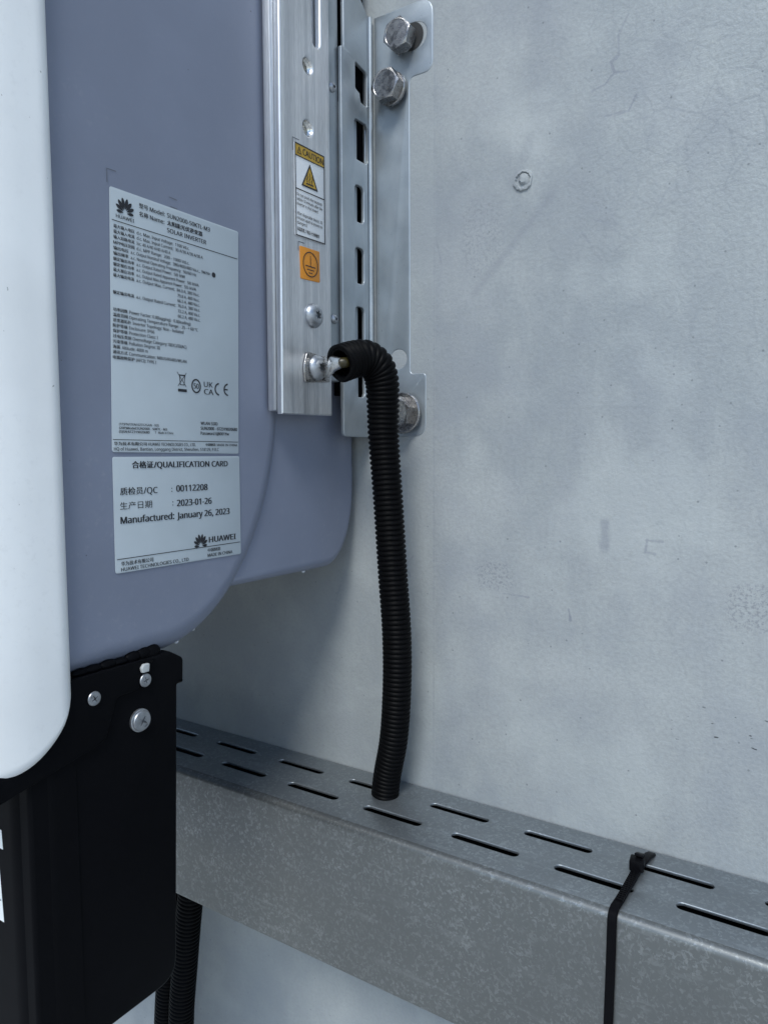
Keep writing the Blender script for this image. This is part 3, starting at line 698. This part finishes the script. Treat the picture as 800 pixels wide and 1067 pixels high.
card = from_bm('qualification_card', plate_bm(roundpoly([(*U(-.9, -54.5), .0012), (*U(81.7, -54.5), .0012), (*U(81.9, .2), .0012), (*U(-.5, .1), .0012)], 4), [], .0004, .00005, FL, 1), 'sticker_paper', inv)
t('合格证/QUALIFICATION CARD', 9.8, -3.8, 2.9, 62.6, .028)
t('质检员/QC', 2.8, -16.2, 3.0, 21.7, .012); t(':', 33.2, -16.2, 2.6, None, .02); t('00112208', 36.3, -16.0, 3.2, 21.0, .028)
t('生产日期', 2.5, -23.0, 3.0, 18.5, .0); t(':', 33.6, -23.1, 2.6, None, .02); t('2023-01-26', 36.5, -23.4, 3.2, 23.5, .028)
t('Manufactured:', 2.5, -29.7, 3.2, 31.8, .028); t('January 26, 2023', 36.3, -29.8, 3.2, 36.8, .028)
fan_logo(51.9, -46.4, 5.3, T); t('HUAWEI', 57.6, -44.2, 3.0, 19.8, .028)
ln([(-.1, -47.9), (81.0, -47.7)], .35)
t('华为技术有限公司', 2.1, -50.3, 1.8, 18.6, .015); t('HUAWEI TECHNOLOGIES CO., LTD', 2.0, -52.9, 1.7, 41.2, .015); t('中国制造', 56.7, -49.8, 1.6, 9.2, .015); t('MADE IN CHINA', 56.6, -52.5, 1.7, 18.2, .015)
flat('lettering', T, 'black_ink', card)
FM = FX(XS + .0003)
for q in ([(1.5, 124), (1.5, 130), (6.5, 130.2)], [(37, 127.6), (42, 127.4)], [(37.5, 123.2), (42, 123.1)]): flat('cut_mark', [stroke_bm([U(*p) for p in q], .0003, FM)], 'grey_ink', hous)

# ------------------------------------------------------------------ earth cable lug and screw
lug = empty('earth_cable', (-.2757, -.0692, .0527), 'short earth cable with shiny tinned lug screwed to the rail, entering the conduit', 'cable')
FLg = FX(XR + .0016)
from_bm('ring_lug', plate_bm(roundpoly([(-.0800, .0435, .002), (-.0560, .0455, .001), (-.0560, .0600, .001), (-.0780, .0620, .003), (-.0810, .0530, .01)], 6), [], .0014, .0005, FLg, 2), 'stainless', lug)
cr_ = bmesh.new()
# tapered crimp that leaves the tongue and turns towards the conduit
sec = []
A = [(Vector((-.2752, -.0595, .0528)), .0, .0068, .0006), (Vector((-.2707, -.0680, .0529)), .0, .0070, .0007), (Vector((-.2650, -.0723, .0530)), .0, .0068, .0010), (Vector((-.2600, -.0758, .0530)), .0, .0058, .0016), (Vector((-.2550, -.0780, .0531)), .0, .0042, .0024), (Vector((-.2490, -.0800, .0531)), .0, .0027, .0027)]
for i, (c, _, hz, hy) in enumerate(A):
    tdir = (A[min(i + 1, 5)][0] - A[max(i - 1, 0)][0]).normalized(); up = Vector((0, 0, 1)); sd_ = tdir.cross(up).normalized()
    sec.append([cr_.verts.new(c + up * hz * math.copysign(abs(math.cos(q)) ** .8, math.cos(q)) + sd_ * hy * math.copysign(abs(math.sin(q)) ** .8, math.sin(q))) for q in [2 * PI * j / 24 for j in range(24)]])
for i in range(5):
    for j in range(24): cr_.faces.new((sec[i][j], sec[i][(j + 1) % 24], sec[i + 1][(j + 1) % 24], sec[i + 1][j]))
cr_.faces.new(sec[0][::-1]); cr_.faces.new(sec[-1])
from_bm('crimp_barrel', cr_, 'bright_tin', lug, sharp=50)
torx(-.0695, .0530, .0076, XR + .0018, lug)
wp_ = catmull([(-.2500, -.0795, .0531), (-.2482, -.0780, .0533), (-.2485, -.0720, .0545), (-.2475, -.0640, .0555)], .001)
from_bm('yellow_insulation', tube_bm(wp_, lambda i: .0030, 20), 'yellow_wire', lug)

# ------------------------------------------------------------------ conduits
def conduit(name, pts, rad, label, group, pitch=.0037, depth=.0013, open_start=True, parent=None, swell=0.0):
    step = pitch / 8; path = catmull(pts, step)
    def rf(i):
        ph = (i % 8) / 8; return rad + swell * math.exp(-(i * step / .055) ** 2) - depth * (0, 0, .05, .5, 1, 1, .5, .05)[int(ph * 8)]
    ex = []
    if open_start: ex = [(60, rad * .45), (50, rad * .80), (2, rad * .82), (0, rad * .84)]
    bm = tube_bm(path, rf, 44, ex)
    o = from_bm(name, bm, 'black_conduit', None, sharp=0)
    return tag(o, label, 'conduit', group)
CP = [(-.2520, -.0775, .0530), (-.2500, -.0685, .0560), (-.2465, -.0600, .0575), (-.2432, -.0530, .0535), (-.2425, -.0485, .0450), (-.2437, -.0455, .0320), (-.2445, -.0440, .0147),
      (-.2440, -.0430, -.0020), (-.2425, -.0415, -.0320), (-.2412, -.0390, -.0740), (-.2404, -.0360, -.1100), (-.2420, -.0330, -.1440), (-.2470, -.0290, -.1820), (-.2550, -.0250, -.2120), (-.2585, -.0235, -.2330)]
conduit('corrugated_conduit', CP, .0093, 'black corrugated conduit curving from the earth lug down into the tray lid', None, pitch=.0031, depth=.0010, swell=.0017)
conduit('corrugated_conduit', [(-.424, -.040, -.300), (-.4290, -.0400, -.335), (-.4345, -.0400, -.370), (-.4400, -.0400, -.41), (-.4460, -.0400, -.46), (-.449, -.0400, -.54)], .0102,
        'black corrugated conduit coming out below the tray behind the black box, the more visible one', 'conduits behind the black box', pitch=.0034, depth=.0012, open_start=False)
conduit('corrugated_conduit', [(-.466, -.026, -.300), (-.4705, -.0260, -.36), (-.4740, -.0260, -.42), (-.480, -.0260, -.47), (-.486, -.026, -.54)], .0102,
        'thin strip of black conduit nearest the black box, half hidden behind its neighbour', 'conduits behind the black box', pitch=.0034, depth=.0012, open_start=False)

# ------------------------------------------------------------------ cable tie
tie = empty('cable_tie', (-.092, -.035, ZT), 'black plastic cable tie strapped round the steel trunking', 'cable tie')
def strap(path, wd, th, side):
    bm = bmesh.new(); rows = []
    P = [Vector(p) for p in path]
    for i, p in enumerate(P):
        tdir = (P[min(i + 1, len(P) - 1)] - P[max(i - 1, 0)]).normalized(); s_ = Vector(side); n = tdir.cross(s_).normalized(); s_ = n.cross(tdir).normalized()
        rows.append([bm.verts.new(p + s_ * a + n * b) for a, b in ((-wd / 2, 0), (-wd / 2 + .0005, th), (wd / 2 - .0005, th), (wd / 2, 0))])
    for i in range(len(rows) - 1):
        for j in range(4): bm.faces.new((rows[i][j], rows[i][(j + 1) % 4], rows[i + 1][(j + 1) % 4], rows[i + 1][j]))
    bm.faces.new(rows[0]); bm.faces.new(rows[-1][::-1]); return bm
e = .0012
path = [(-.0900, -.0050, ZT + .0002), (-.0904, -.0110, ZT + .0022), (-.0912, -.0200, ZT + .0030), (-.0920, -.0300, ZT + .0022), (-.0925, -.0450, ZT + .0018), (-.0930, -.0600, ZT + .0016), (-.0934, -.0662, ZT + .0014)]
path += [(-.0936, a - .0, b) for a, b in arc(YF + ro, ZT - ro, ro + e, ro + e, 95, 180, 7)]
path += [(-.0938, YF - e, -.250), (-.0945, YF - e, -.290), (-.0950, YF - e, -.320)] + [(-.0950, a, b) for a, b in arc(YF + ro, ZB + ro, ro + e, ro + e, 185, 270, 5)] + [(-.0950, -.004, ZB - e)]
sb = from_bm('strap', strap(path, .0048, .0012, (1, 0, 0)), 'black_nylon', tie, sharp=30)
tb_ = []
for i in range(16):
    y = -.034 - i * .0019; tb_.append(box_bm((-.0944, y, ZT + .0026), (-.0908, y + .0009, ZT + .0036)))
from_bm('strap_teeth', join(tb_), 'black_nylon', sb)
hd = box_bm((-.0038, -.0040, 0), (.0038, .0040, .0058), .0008)
for v in hd.verts: v.co = Quaternion((0, 0, 1), R(8)) @ v.co + Vector((-.0928, -.0265, ZT + .0016))
from_bm('locking_head', hd, 'black_nylon', tie)
tl = box_bm((-.0022, -.0030, 0), (.0022, .0030, .0016), .0004)
for v in tl.verts: v.co = Quaternion((1, 0, 0), R(-20)) @ v.co + Vector((-.0922, -.0240, ZT + .0076))
from_bm('strap_end', tl, 'black_nylon', tie)
